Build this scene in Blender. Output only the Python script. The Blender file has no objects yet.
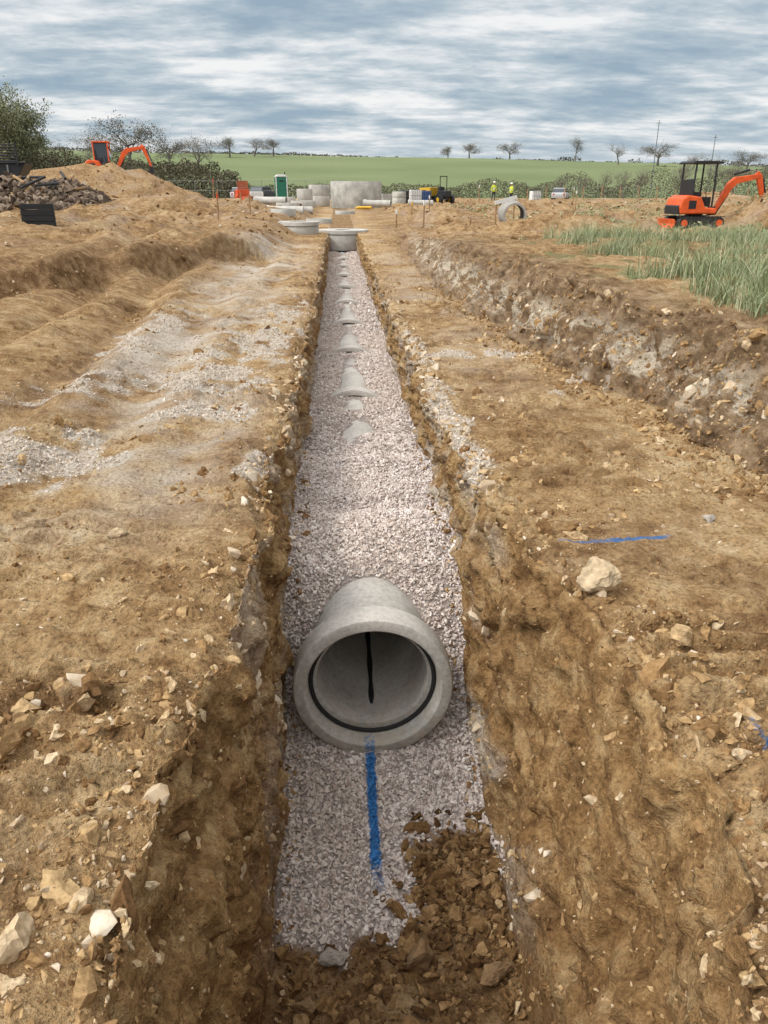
import bpy, bmesh, math, random, time
import numpy as np
from mathutils import Vector, Matrix, Euler
T0=time.time()
rng=np.random.default_rng(7); random.seed(7)
S=bpy.context.scene
S.view_settings.view_transform='Standard'; S.view_settings.look='None'; S.view_settings.exposure=0
# ------------------------------------------------------------------ noise
_g=rng.normal(size=(256,3)); _g/=np.linalg.norm(_g,axis=1)[:,None]; _g=_g.astype(np.float32)
def chunked(fn):
    def w(x,y,z,*a,**k):
        x,y,z=np.broadcast_arrays(np.asarray(x,float),np.asarray(y,float),np.asarray(z,float));sh=x.shape
        x,y,z=x.ravel(),y.ravel(),z.ravel();n=len(x);c=12000
        if n<=c:
            r=fn(x,y,z,*a,**k);return tuple(q.reshape(sh) for q in r) if isinstance(r,tuple) else r.reshape(sh)
        rs=[fn(x[i:i+c],y[i:i+c],z[i:i+c],*a,**k) for i in range(0,n,c)]
        if isinstance(rs[0],tuple): return tuple(np.concatenate([r[j] for r in rs]).reshape(sh) for j in range(len(rs[0])))
        return np.concatenate(rs).reshape(sh)
    return w
def H(ix,iy,iz,s):
    h=(ix*374761393+iy*668265263+iz*1440662683+s*974634777)&0xffffffff
    h=((h^(h>>13))*1274126177)&0xffffffff
    return h^(h>>16)
def _gn(x,y,z,s=0):
    xi=np.floor(x);yi=np.floor(y);zi=np.floor(z)
    fx=(x-xi).astype(np.float32);fy=(y-yi).astype(np.float32);fz=(z-zi).astype(np.float32)
    xi=xi.astype(np.int64);yi=yi.astype(np.int64);zi=zi.astype(np.int64)
    u=fx*fx*fx*(fx*(fx*6-15)+10);v=fy*fy*fy*(fy*(fy*6-15)+10);w=fz*fz*fz*(fz*(fz*6-15)+10)
    r=0
    for dx in(0,1):
        for dy in(0,1):
            for dz in(0,1):
                g=_g[H(xi+dx,yi+dy,zi+dz,s)&255]
                d=g[...,0]*(fx-dx)+g[...,1]*(fy-dy)+g[...,2]*(fz-dz)
                r=r+d*(u if dx else 1-u)*(v if dy else 1-v)*(w if dz else 1-w)
    return r*1.5
gn=chunked(_gn)
@chunked
def fbm(x,y,z,sc,o=3,s=0,gain=.5):
    r=0;a=1;f=1/sc
    for k in range(o):
        r=r+a*_gn(x*f,y*f,z*f,s+k*17);a*=gain;f*=2.03
    return r
@chunked
def worley(x,y,z,sc,s=0):
    x=x/sc;y=y/sc;z=z/sc
    xi=np.floor(x).astype(np.int64);yi=np.floor(y).astype(np.int64);zi=np.floor(z).astype(np.int64)
    F1=np.full(x.shape,9.,np.float32);F2=F1.copy();ID=np.zeros(x.shape,np.float32)
    for dx in(-1,0,1):
        for dy in(-1,0,1):
            for dz in(-1,0,1):
                h=H(xi+dx,yi+dy,zi+dz,s)
                px=xi+dx+(h&1023)/1023.;py=yi+dy+((h>>10)&1023)/1023.;pz=zi+dz+((h>>20)&1023)/1023.
                d=((px-x)**2+(py-y)**2+(pz-z)**2).astype(np.float32)
                F2=np.minimum(F2,np.maximum(F1,d)); m=d<F1
                ID=np.where(m,((h>>5)&255)/255.,ID); F1=np.where(m,d,F1)
    return np.sqrt(F1),np.sqrt(F2),ID
def ss(a,b,x):
    t=np.clip((x-a)/(b-a),0,1);return t*t*(3-2*t)
def n1(y,sc,s):
    y=np.asarray(y,float);return fbm(y,y*0+3.3+s,y*0+.7,sc,3,s)
# ------------------------------------------------------------------ node helper
class M:
    def __init__(s,name,rough=.9,spec=.3):
        s.m=bpy.data.materials.new(name);s.m.use_nodes=True;s.t=s.m.node_tree;s.n=s.t.nodes
        s.b=s.n['Principled BSDF'];s.b.inputs['Roughness'].default_value=rough
        s.b.inputs['Specular IOR Level'].default_value=spec;s._p=None
    def new(s,t,**k):
        n=s.n.new(t)
        for a,b in k.items(): setattr(n,a,b)
        return n
    def pos(s):
        if not s._p: s._p=s.new('ShaderNodeNewGeometry')
        return s._p.outputs['Position']
    def lk(s,a,b):
        if hasattr(a,'is_output'): s.t.links.new(a,b)
        else:
            if isinstance(a,(tuple,list)) and len(a)==3 and b.type=='RGBA': a=(*a,1)
            b.default_value=a
    def noise(s,sc,det=3,ro=.55,vec=None,dist=0):
        n=s.new('ShaderNodeTexNoise');s.lk(vec if vec is not None else s.pos(),n.inputs['Vector'])
        n.inputs['Scale'].default_value=sc;n.inputs['Detail'].default_value=det;n.inputs['Roughness'].default_value=ro;n.inputs['Distortion'].default_value=dist
        return n.outputs['Fac']
    def math(s,op,a,b=0,clamp=False):
        n=s.new('ShaderNodeMath',operation=op,use_clamp=clamp);s.lk(a,n.inputs[0]);s.lk(b,n.inputs[1]);return n.outputs[0]
    def mix(s,f,a,b,bt='MIX'):
        n=s.new('ShaderNodeMixRGB',blend_type=bt);s.lk(f,n.inputs[0]);s.lk(a,n.inputs[1]);s.lk(b,n.inputs[2]);return n.outputs[0]
    def ramp(s,f,st):
        n=s.new('ShaderNodeValToRGB');e=n.color_ramp.elements
        while len(e)<len(st): e.new(.5)
        for k,(p,c) in enumerate(st): e[k].position=p;e[k].color=(*c,1) if len(c)==3 else c
        s.lk(f,n.inputs[0]);return n.outputs[0]
    def rng(s,f,a,b,c=0.,d=1.):
        n=s.new('ShaderNodeMapRange');s.lk(f,n.inputs[0])
        for i,v in enumerate((a,b,c,d)): n.inputs[i+1].default_value=v
        return n.outputs[0]
    def bump(s,h,st=.5,dist=.01):
        n=s.new('ShaderNodeBump');s.lk(h,n.inputs['Height']);n.inputs['Strength'].default_value=st;n.inputs['Distance'].default_value=dist
        s.t.links.new(n.outputs[0],s.b.inputs['Normal'])
    def col(s,c): s.lk(c,s.b.inputs['Base Color'])
    def island(s):
        s.pos();return s._p.outputs['Random Per Island']
def simple(name,c,rough=.6,var=.25,sc=6,metal=0,spec=.4,bump=0.):
    m=M(name,rough,spec);n=m.noise(sc,3,.6)
    d=tuple(v*(1-var) for v in c);l=tuple(min(1,v*(1+var*.6)) for v in c)
    m.col(m.ramp(n,[(.3,d),(.7,l)]));m.b.inputs['Metallic'].default_value=metal
    if bump: m.bump(n,bump,.01)
    return m.m
def blue_mask(m,which='all'):
    """spray paint, world-space survey marks"""
    sp=m.new('ShaderNodeSeparateXYZ');m.lk(m.pos(),sp.inputs[0]);x,y,z=sp.outputs
    nz=m.noise(60,2,.7);nz2=m.noise(9,1,.5)
    jit=m.math('ADD',m.math('MULTIPLY',m.math('SUBTRACT',nz,.5),1.5),m.math('MULTIPLY',m.math('SUBTRACT',nz2,.5),.9))
    def box(cx,hx,cy,hy,slope=0.):
        yy=m.math('SUBTRACT',y,cy)
        if slope: yy=m.math('SUBTRACT',yy,m.math('MULTIPLY',m.math('SUBTRACT',x,cx),slope))
        dx=m.math('DIVIDE',m.math('ABSOLUTE',m.math('SUBTRACT',x,cx)),hx)
        dy=m.math('DIVIDE',m.math('ABSOLUTE',yy),hy)
        return m.rng(m.math('ADD',m.math('MAXIMUM',dx,dy),jit),.75,1.15,1.,0.)
    r=None
    if which in('all','pipe'):
        r=m.math('MULTIPLY',box(-.012,.027,3.19,.45),m.rng(z,-1.34,-1.3,1,0))
    if which in('all','soil'):
        q=m.math('MAXIMUM',m.math('MULTIPLY',box(1.28,.17,3.36,.019,.06),.85),box(1.32,.16,1.83,.018,-.3))
        q=m.math('MAXIMUM',q,m.math('MULTIPLY',box(1.03,.1,3.34,.010),.6))
        r=q if r is None else m.math('MAXIMUM',r,q)
    return r
BLUE=(.015,.17,.46)
# ------------------------------------------------------------------ terrain grid
def grow(a,b,f):
    r=[a]
    while r[-1]<b: r.append(r[-1]+f(r[-1]))
    return np.array(r)
PZ=-1.01; PIPE_Y=3.58
ys=np.concatenate([np.linspace(-6,.2,30),grow(.3,6,lambda v:.016),grow(6.02,33,lambda v:.004*v),grow(33.3,1600,lambda v:.02*v)])
TY=ss(.35,.75,ys)*(1-ss(30.3,30.6,ys))
Le=np.interp(ys,[0,1,1.35,1.85,2.8,3.9,5.2,30],[-.58,-.60,-.64,-.66,-.58,-.55,-.5,-.52])+n1(ys,.8,5)*.08+n1(ys,.2,9)*.05
Re=np.interp(ys,[0,1.05,1.3,1.7,2.6,3.0,3.6,4.5,6,30],[.6,.64,.80,.90,.90,.82,.68,.58,.55,.55])+n1(ys,.7,25)*.08+n1(ys,.2,29)*.05
Lf=np.interp(ys,[0,3,6,30],[-.48,-.5,-.5,-.5])+n1(ys,.6,31)*.03
Rf=np.interp(ys,[0,3,6,30],[.58,.59,.59,.56])+n1(ys,.6,35)*.03
ZF=np.interp(ys,[0,2.2,3.3,3.6,3.75,4.05,4.3,4.6,4.95,5.3,5.8,6.1,6.6,7.3,30],[-1.52,-1.5,-1.46,-1.43,-1.3,-.84,-.61,-.53,-.52,-.62,-.57,-.53,-.62,-.65,-.65])
xb=np.interp(ys,[0,4,7,10,14,22,40],[2.75,2.45,2.0,1.75,1.5,1.6,2.0])+n1(ys,1.2,41)*.16+n1(ys,.4,43)*.06
hb=np.interp(ys,[0,3,14,19,24,34,60],[.66,.72,.70,.42,.2,.08,0])+n1(ys,1.5,47)*.08*(ys<24)
wb=np.interp(ys,[0,8,20,40],[.36,.38,.55,1.2])
dA=np.concatenate([grow(.02,1.6,lambda v:.018),grow(1.62,14,lambda v:.014*v),grow(14.3,1000,lambda v:.06*v)])
dG=np.concatenate([grow(.03,2.,lambda v:.035),grow(2.04,14,lambda v:.018*v),grow(14.3,1000,lambda v:.06*v)])
tW=np.linspace(0,1,84);tF=np.linspace(0,1,44);tE=np.linspace(0,1,102)[1:];tB=np.linspace(0,1,46)[1:]
o=np.ones_like(ys)
X=[];Z=[];SEC=[]
for d in dA[::-1]: X.append(Le-d);Z.append(0*o);SEC.append(0)
for t in tW: X.append(Le+(Lf-Le)*(t**.8));Z.append(ZF*TY*t);SEC.append(1)
for t in tF[1:-1]: X.append(Lf+(Rf-Lf)*t);Z.append(ZF*TY);SEC.append(2)
for t in tW[::-1]: X.append(Re+(Rf-Re)*(t**.75));Z.append(ZF*TY*t**1.1);SEC.append(3)
for t in tE: X.append(Re+(xb-Re)*t);Z.append(0*o);SEC.append(4)
for t in tB: X.append(xb+wb*t);Z.append(hb*(t**.9));SEC.append(5)
for d in dG: X.append(xb+wb+d);Z.append(hb);SEC.append(6)
X=np.array(X).T.astype(np.float64);Z=np.array(Z).T;SEC=np.array(SEC)
Y=np.repeat(ys[:,None],X.shape[1],1)
R,C=X.shape
secm=np.repeat(SEC[None,:],R,0)
def relief(x,y):
    g=np.zeros_like(x)
    yl=24.+2.1*x+1.2*gn(x*.4,y*.4,x*0,3)
    g+=.5*ss(-.45,.45,y-yl)*ss(-1.3,-2.6,x)*(1-ss(60,90,y))
    away=ss(1.2,3.5,np.abs(x))
    g+=.10*fbm(x,y,x*0,2.6,3,51)*away*ss(3,10,y)*(1-ss(100,130,y))
    g+=.34*fbm(x,y,x*0,5.5,3,52)*ss(2.5,6,np.abs(x))*ss(12,28,y)*(1-ss(90,120,y))
    g+=.30*fbm(x,y,x*0,1.6,3,152)*ss(2.,4,np.abs(x))*ss(13,24,y)*(1-ss(70,110,y))
    for cx,cy,h,r in[(-18.2,66,2.1,3.6),(-22.5,64,1.8,4.),(-14.5,69,1.1,3),(-20.5,75,1.5,4.5),(-13.,39,1.0,2.3),(-16,38.5,1.05,2.4),(9.5,33,.5,2),(16.8,30,1.1,2.2),(20,33,1.5,3),(5,38,.4,2),(-8,34,.5,2.2),(12,55,.7,4),(28,60,1.2,5),(3.5,26,.25,1.2),(6.8,28.5,.3,1.5)]:
        e_=np.exp(-((x-cx)**2+(y-cy)**2)/(r*r))
        g+=h*e_
        if h>1: g+=h*e_*.35*fbm(x,y,x*0,1.8,2,61)
    g+=np.clip(13.6-.021*x,4,18)*ss(120,390,y)-8*ss(420,1300,y)
    g+=1.3*fbm(x,y,x*0,160,2,71)*ss(130,300,y)
    for cx,w,d in[(-1.25,.16,.03),(-1.9,.2,.05),(-2.75,.22,.12),(-3.9,.25,.14),(-5.2,.3,.13)]:
        wx=cx-.05*(y-6)*(cx<-2.5)+.12*np.sin(y*.5+cx)
        g-=d*np.exp(-((x-wx)/w)**2)*ss(2.5,5,y)*(1-ss(19,26,y))
        g+=d*.6*np.exp(-((x-wx-2*w)/w)**2)*ss(2.5,5,y)*(1-ss(19,26,y))
    na=gn(x*3,y*3,x*0,77);nb_=gn(x*2.,y*2.,x*0,78)
    for x0,x1,y0,y1,p,a,sk in[(.98,1.75,1.05,2.65,.17,.04,.12),(-1.95,-.85,1.25,2.35,.19,.036,-.1),(-2.6,-1.0,2.6,3.9,.18,.026,.05),(1.0,1.6,3.7,5.2,.18,.018,.0)]:
        m=ss(x0-.05,x0+.08,x)*(1-ss(x1-.08,x1+.05,x))*ss(y0-.2,y0+.2,y)*(1-ss(y1-.2,y1+.2,y))
        ph=(y+sk*x+.07*na)/p*2*np.pi
        g+=m*a*(np.tanh(3.*(np.sin(ph)-.1)))*(.45+.8*ss(-.25,.25,nb_))
    return g
Z=Z+relief(X,Y)*np.where(np.isin(secm,[1,2,3]),0,1)
tr=np.isin(secm,[1,2,3]); rel=relief(np.clip(X,-.6,.9),Y); Z=Z+np.where(tr,rel*ss(29,33,Y),0)
fl=secm==2
_ph=(Y-PIPE_Y)%2.55
Z=Z+np.where(fl,.04*fbm(X,Y,Z*0,.45,3,81)*ss(2.8,3.3,Y)*(1-.5*ss(7,9,Y))*(1-ss(29,30,Y))-.038*np.exp(-((X-.01)/.27)**2)*ss(.2,.4,_ph)*ss(1.7,1.,_ph)*ss(6.8,7.8,Y),0)
P=np.stack([X,Y,Z],-1)
def gnorm(P):
    tx=np.gradient(P,axis=1);ty=np.gradient(P,axis=0);n=np.cross(tx,ty);return n/(np.linalg.norm(n,axis=-1)[...,None]+1e-12)
N=gnorm(P)
k=int((ys<34).sum())
x,y,z=P[:k,:,0],P[:k,:,1],P[:k,:,2]
sm=secm[:k];wall=np.isin(sm,[1,3]);bank=sm==5;flo=sm==2
D=np.zeros((R,C))
a1=fbm(x,y,z*1.3,.55,4,101);a2=fbm(x,y,z,.13,4,111,.7)
F1,F2,ID=worley(x+.04*a2,y+.04*a1,z,.10,5)
G1,G2,GD=worley(x+.09*a1+.03*a2,y+.05*a2,z*1.5,.26,8)
cl=np.clip(.75-F1,0,1)*(ID>.35)
blkS=(ID-.5)*np.clip((F2-F1)*5,0,1);blkL=(GD-.5)*np.clip((G2-G1)*5,0,1)
clump=ss(-.2,.3,fbm(x,y,z,.8,2,121))
disp=np.where(wall|bank,.05*a1+.10*blkL+.04*blkS+.022*a2,
     np.where(flo,.008*a2,.018*a1+.026*a2*(.3+.7*clump)+(.028*blkS+.014*cl)*clump+.034*blkL*(.3+.7*clump)))
tW_=np.concatenate([np.zeros(len(dA)),tW,np.ones(42),tW[::-1],np.zeros(C-len(dA)-84*2-42)])
fade=np.where(wall,np.minimum(1,.35+6*tW_[None,:])*np.minimum(1,.15+5*(1-tW_[None,:])),1)
fade=fade*np.where(wall,(TY[:k,None]>.02)*1.,1)
dl=np.where(sm==0,Le[:k,None]-x,np.where(sm==4,x-Re[:k,None],9.))
disp=disp+np.where((sm==0)|(sm==4),.05*ss(.4,0,dl)*(blkS+a2*.3)-.05*ss(.12,0,dl),0)
D[:k]=disp*fade*(1-ss(28,34,y))
P=P+N*D[...,None]
xf,yf=P[k-60:,:,0],P[k-60:,:,1]
P[k-60:,:,2]+=.16*fbm(xf,yf,xf*0,1.1,2,131)*ss(26,34,yf)*(1-ss(95,120,yf))*ss(2,4,np.abs(xf))
x,y,z=P[...,0],P[...,1],P[...,2]
pn=fbm(x,y,x*0,.35,3,141);pn2=fbm(x,y,x*0,1.5,2,143)
pale=np.zeros((R,C))
for cx,cy,rx,ry,a in[(-1.22,5.75,.3,.28,1.2),(-2.15,4.75,.45,.42,1.2),(-1.35,7.1,.45,.7,1.0),(-.72,4.55,.1,.22,1.0),(1.25,7.9,.42,.2,1.),(-1.0,8.6,.4,.8,.7),(-3.,3.9,.6,.4,.7),
    (.66,5.8,.13,.7,1.),(.68,4.7,.12,.5,.9),(.66,8.2,.12,1.2,.7),(-2.4,6.6,.5,.5,.5),(-.85,10.5,.25,1.5,.6),(1.9,6.4,.3,.4,.35),(-2.3,9.5,.5,1.5,.5)]:
    pale+=a*np.exp(-((x-cx)/rx)**2-((y-cy)/ry)**2)
gravpatch=np.clip(pale+pn*.9,0,1.5)*(pale>.12)
track=.85*np.exp(-((x+1.65)/.9)**4)*ss(2.8,5,y)*(1-ss(20,26,y))+.4*np.exp(-((x-1.2)/.5)**2)*ss(5,8,y)*(1-ss(16,24,y))
pale_s=np.clip(ss(.3,.8,gravpatch)+track*(.48+pn2+.7*pn)+.2*ss(.1,.5,pn2)*ss(14,25,y),0,1)*(y<110)
wallpale=np.where(np.isin(secm,[1,3]),(ss(.40,.85,tW_)[None,:]*.85*ss(2.,3.,y)+.75*ss(.4,.0,tW_)[None,:]*(secm==3)*ss(3.,4.,y)*(y<16)+.5*(secm==1)*ss(2.2,3.,y)*ss(.5,.0,tW_)[None,:])*ss(-.2,.2,fbm(x,y,z,.5,3,147)),0)
pale_s=np.where(np.isin(secm,[1,2,3]),np.clip(wallpale,0,1),pale_s)
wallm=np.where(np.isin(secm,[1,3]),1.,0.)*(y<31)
bankm=np.where(secm==5,1.,0)*(1-ss(20,30,y))
bankm=np.maximum(bankm,np.where(secm==6,.7*ss(.8,.1,x-(xb+wb)[:,None])*(y<20),0))
green=ss(103,118,y+6*pn2)
green=np.maximum(green,np.where(secm==6,.6*ss(.0,.4,pn2+pn*.6)*ss(.1,.8,x-(xb+wb)[:,None])*ss(5.,6.5,y)*(1-ss(14,18,y)),0))
green=np.maximum(green,.6*ss(.05,.35,fbm(x,y,x*0,6,2,149))*ss(40,60,y)*ss(14,20,x)*(y<110))
darkm=(.42+.55*ss(-.25,.35,fbm(x,y,x*0,3.2,3,157)+.3*pn2))*ss(8,18,y)*ss(.9,2.,np.abs(x))*(y<112)
darkm=np.maximum(darkm*.85,.9*np.exp(-((y-(24.+2.1*x))/1.6)**2)*ss(-1.5,-2.6,x))  # dark brown band paints the berm's shading along its left-hand line
darkm=np.maximum(darkm,.65*ss(-.1,.35,pn2+.4*pn)*(x<-1.9)*ss(2,5,y))
near_d=fbm(x,y,x*0,.9,3,163)
darkm=np.maximum(darkm,.6*ss(.08,.4,near_d)*np.isin(secm,[0,4])*(y<16))
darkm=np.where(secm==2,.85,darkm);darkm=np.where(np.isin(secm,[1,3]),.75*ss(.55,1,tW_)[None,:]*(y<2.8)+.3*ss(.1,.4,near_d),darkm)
wav=fbm(x,y,x*0,.3,4,151)
front=2.36+.2*wav+.55*ss(.02,.34,x+.22*wav)*(x>-1)
grav=np.where(secm==2,ss(front-.05,front+.10,y+.05*pn),0.)*(y<30.4)
grav=np.maximum(grav,np.where((secm==1)|(secm==3),.9*ss(.95,1.,tW_)[None,:]*ss(2.6,2.95,y),0))
print('terrain',time.time()-T0)
def add_tri_mesh(name,V,F,mat,smooth=False,quads=False):
    me=bpy.data.meshes.new(name);nv=len(V);nf=len(F);c=4 if quads else 3
    me.vertices.add(nv);me.vertices.foreach_set('co',np.ascontiguousarray(V,np.float32).ravel())
    me.loops.add(nf*c);me.loops.foreach_set('vertex_index',np.ascontiguousarray(F,np.int32).ravel())
    me.polygons.add(nf);me.polygons.foreach_set('loop_start',np.arange(0,nf*c,c,dtype=np.int32));me.polygons.foreach_set('loop_total',np.full(nf,c,np.int32))
    me.polygons.foreach_set('use_smooth',np.full(nf,smooth,bool));me.update(calc_edges=True)
    ob=bpy.data.objects.new(name,me);S.collection.objects.link(ob)
    if mat: me.materials.append(mat)
    return ob
idx=np.arange(R*C).reshape(R,C)
Q=np.stack([idx[:-1,:-1],idx[:-1,1:],idx[1:,1:],idx[1:,:-1]],-1).reshape(-1,4)
# the ground sheet is open where the pipe bore passes through it
_pr=np.hypot(x-.01,z-PZ);_py=y-PIPE_Y
inb=((_pr<.322)|((_pr<.372)&(_py<.11)))&(_py>-.004)&(y<30.9)&(secm==2)
Q=Q[~inb.ravel()[Q].any(1)]
# ---- ground material
g=M('soil',.95,.15)
at=g.new('ShaderNodeAttribute',attribute_name='mask');at2=g.new('ShaderNodeAttribute',attribute_name='mask2')
spm=g.new('ShaderNodeSeparateColor');g.lk(at.outputs['Color'],spm.inputs[0])
spm2=g.new('ShaderNodeSeparateColor');g.lk(at2.outputs['Color'],spm2.inputs[0])
mp,mw,mg=spm.outputs;mgr,mbk,mdk=spm2.outputs
A=g.noise(.7,3,.6);B=g.noise(6,6,.74);Cn=g.noise(46,4,.78)
f=g.math('ADD',g.math('MULTIPLY',A,.40),g.math('MULTIPLY',B,.60))
soil=g.ramp(f,[(.36,(.145,.077,.033)),(.44,(.30,.18,.082)),(.52,(.43,.288,.146)),(.60,(.53,.39,.225)),(.70,(.63,.52,.37))])
soil=g.mix(1.,soil,g.ramp(Cn,[(.32,(.43,.40,.37)),(.5,(1,1,1)),(.68,(1.3,1.28,1.25))]),'MULTIPLY')
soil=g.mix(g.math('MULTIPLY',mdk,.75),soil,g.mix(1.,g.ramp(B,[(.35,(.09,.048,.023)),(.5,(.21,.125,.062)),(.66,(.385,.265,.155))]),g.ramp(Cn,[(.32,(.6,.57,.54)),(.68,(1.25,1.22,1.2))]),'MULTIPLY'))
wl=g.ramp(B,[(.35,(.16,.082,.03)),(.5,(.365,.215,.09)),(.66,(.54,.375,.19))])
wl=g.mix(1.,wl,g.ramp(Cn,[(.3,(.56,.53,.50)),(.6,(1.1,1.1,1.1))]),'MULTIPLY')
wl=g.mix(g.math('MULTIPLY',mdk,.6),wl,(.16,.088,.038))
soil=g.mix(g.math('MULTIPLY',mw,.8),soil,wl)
sz=g.new('ShaderNodeSeparateXYZ');g.lk(g.pos(),sz.inputs[0])
bk=g.ramp(B,[(.35,(.10,.060,.032)),(.5,(.24,.158,.09)),(.66,(.40,.29,.18))])
stn=g.math('MULTIPLY',g.rng(g.noise(3.2,5,.72,dist=.6),.485,.56,0,.9),g.math('MULTIPLY',g.rng(sz.outputs[2],.08,.2),g.rng(sz.outputs[2],.56,.38)))
bk=g.mix(stn,bk,g.mix(g.rng(Cn,.3,.7),(.36,.275,.18),(.74,.67,.55)))
soil=g.mix(mbk,soil,bk)
pl=g.mix(g.rng(Cn,.3,.7),(.37,.295,.215),(.72,.66,.585))
soil=g.mix(g.math('MULTIPLY',mp,g.rng(Cn,.25,.5,.45,1.)),soil,pl)
gr=g.ramp(g.noise(.018,2,.6),[(.35,(.14,.18,.08)),(.65,(.19,.23,.11))])  # field green lightened, with distance haze put into the colour
gr=g.mix(g.rng(g.noise(1.5,3,.6),.4,.7,0,.3),gr,(.17,.15,.08))
soil=g.mix(mg,soil,gr)
soil=g.mix(mgr,soil,g.mix(g.rng(Cn,.3,.7),(.28,.235,.21),(.6,.52,.48)))
soil=g.mix(g.math('MULTIPLY',blue_mask(g),.9),soil,BLUE)
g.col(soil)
g.bump(g.math('ADD',g.math('MULTIPLY',B,.8),g.math('MULTIPLY',Cn,.8)),1.,.035)
terr=add_tri_mesh('ground',P.reshape(-1,3),Q,g.m,True,True)
def setcol(ob,nm,arr):
    a=ob.data.attributes.new(nm,'FLOAT_COLOR','POINT');a.data.foreach_set('color',np.ascontiguousarray(arr,np.float32).ravel())
one=np.ones((R,C))
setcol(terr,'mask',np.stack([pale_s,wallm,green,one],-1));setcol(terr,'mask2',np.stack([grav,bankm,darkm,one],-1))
# ---- sampler
c00,c01,c11,c10=P[:-1,:-1],P[:-1,1:],P[1:,1:],P[1:,:-1]
cn=np.cross(c01-c00,c10-c00);area=np.linalg.norm(cn,axis=-1);cn=cn/(area[...,None]+1e-12)
cc=(c00+c11)/2;csec=secm[:-1,:-1]
def sample(n,w):
    cs=np.cumsum((w*area).ravel());r=rng.random(n)*cs[-1];i=np.searchsorted(cs,r);i=np.clip(i,0,len(cs)-1)
    a,b=i//(C-1),i%(C-1);u=rng.random((n,1));v=rng.random((n,1))
    p=(c00[a,b]*(1-u)+c01[a,b]*u)*(1-v)+(c10[a,b]*(1-u)+c11[a,b]*u)*v
    return p,cn[a,b]
_near=P[::2,::2].reshape(-1,3)
def gz(x,y):
    d=(_near[:,0]-x)**2+(_near[:,1]-y)**2;return float(_near[d.argmin(),2])
# ---- rock templates
def hull(npt,an,seed):
    r=np.random.default_rng(seed);v=r.normal(size=(npt,3));v/=np.linalg.norm(v,axis=1)[:,None];v*=an*(1+.18*r.normal(size=(npt,1)))
    bm=bmesh.new();[bm.verts.new(q) for q in v];o=bmesh.ops.convex_hull(bm,input=bm.verts)
    bmesh.ops.delete(bm,geom=[e for e in o['geom_interior'] if isinstance(e,bmesh.types.BMVert)],context='VERTS')
    bmesh.ops.triangulate(bm,faces=bm.faces);bm.verts.ensure_lookup_table()
    for i,q in enumerate(bm.verts):q.index=i
    V=np.array([q.co[:] for q in bm.verts]);F=np.array([[q.index for q in fc.verts] for fc in bm.faces]);bm.free();return V*.5,F
def lump(seed,sub=2,amp=.34):
    bm=bmesh.new();bmesh.ops.create_icosphere(bm,subdivisions=sub,radius=.5)
    V=np.array([q.co[:] for q in bm.verts]);F=np.array([[q.index for q in fc.verts] for fc in bm.faces]);bm.free()
    n=fbm(V[:,0],V[:,1],V[:,2],.38,3,seed,.65);f1,f2,_=worley(V[:,0],V[:,1],V[:,2],.4,seed)
    V=V*(1+amp*2*n+.7*(f1-.5))[:,None]*np.array([1.2,.95,.62]);return V,F
peb=[hull(9+i%4,np.array([1.1,.9,.75])*(1+.15*np.random.default_rng(i).normal(size=3)),i) for i in range(14)]
rock=[hull(20+i,np.array([1.15,.95,.65]),50+i) for i in range(10)]
clod=[lump(200+i) for i in range(12)]
def scatter(name,T,pos,nrm,size,mat,lift=.25,smooth=False):
    VV=[];FF=[];off=0;n=len(pos);k=rng.integers(0,len(T),n)
    lift=np.broadcast_to(np.asarray(lift,float).reshape(-1),(n,))
    q=rng.normal(size=(n,4));q/=np.linalg.norm(q,axis=1)[:,None];w,a,b,c=q.T
    Rm=np.stack([1-2*(b*b+c*c),2*(a*b-c*w),2*(a*c+b*w),2*(a*b+c*w),1-2*(a*a+c*c),2*(b*c-a*w),2*(a*c-b*w),2*(b*c+a*w),1-2*(a*a+b*b)],-1).reshape(-1,3,3)
    for i,(tv,tf) in enumerate(T):
        m=k==i
        if not m.any():continue
        sz=size[m][:,None,None]*(1+.25*rng.normal(size=(m.sum(),1,3))).clip(.55,1.6)
        v=np.einsum('nij,nkj->nki',Rm[m],tv[None]*sz)+(pos[m]+nrm[m]*(size[m]*lift[m])[:,None])[:,None,:]
        nn=m.sum();FF.append((tf[None]+(np.arange(nn)*len(tv))[:,None,None]+off).reshape(-1,3));VV.append(v.reshape(-1,3));off+=nn*len(tv)
    return add_tri_mesh(name,np.concatenate(VV),np.concatenate(FF),mat,smooth)
# gravel
gm=M('limestone_gravel',.9,.2);i_=gm.island()
gc=gm.ramp(i_,[(0,(.40,.32,.28)),(.12,(.55,.465,.42)),(.5,(.66,.58,.535)),(.85,(.74,.675,.635)),(1,(.80,.755,.72))])
gc=gm.mix(gm.rng(gm.noise(.8,2,.6),.45,.65,0,.3),gc,(.54,.43,.33))
gc=gm.mix(gm.math('MULTIPLY',blue_mask(gm,'pipe'),.95),gc,BLUE);gm.col(gc)
gw=grav[:-1,:-1]
def not_in_pipe(p,s):
    r=np.hypot(p[:,0]-.01,p[:,2]-PZ);yy=(p[:,1]-PIPE_Y);ph=yy%2.55
    sock=(ph<.2)|(ph>2.53)
    lim=np.where(sock,.455,.365)
    return (yy<-.02-s)|(r>lim+s*.15)
GP=[]
for nm_i,(n,y0,y1,s0,s1) in enumerate([(27000,1.9,6.2,.014,.028),(20000,6.2,13,.020,.034),(10000,13,30,.032,.05)]):
    w=gw*(cc[...,1]>=y0)*(cc[...,1]<y1)
    p,nn=sample(n,w);s=rng.uniform(s0,s1,n)
    if nm_i==0: s=np.where(rng.random(n)<.03,s*1.5,s)
    ok=not_in_pipe(p,s);GP.append((p[ok],nn[ok],s[ok]))
p=np.concatenate([a[0] for a in GP]);nn=np.concatenate([a[1] for a in GP]);s=np.concatenate([a[2] for a in GP])
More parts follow.
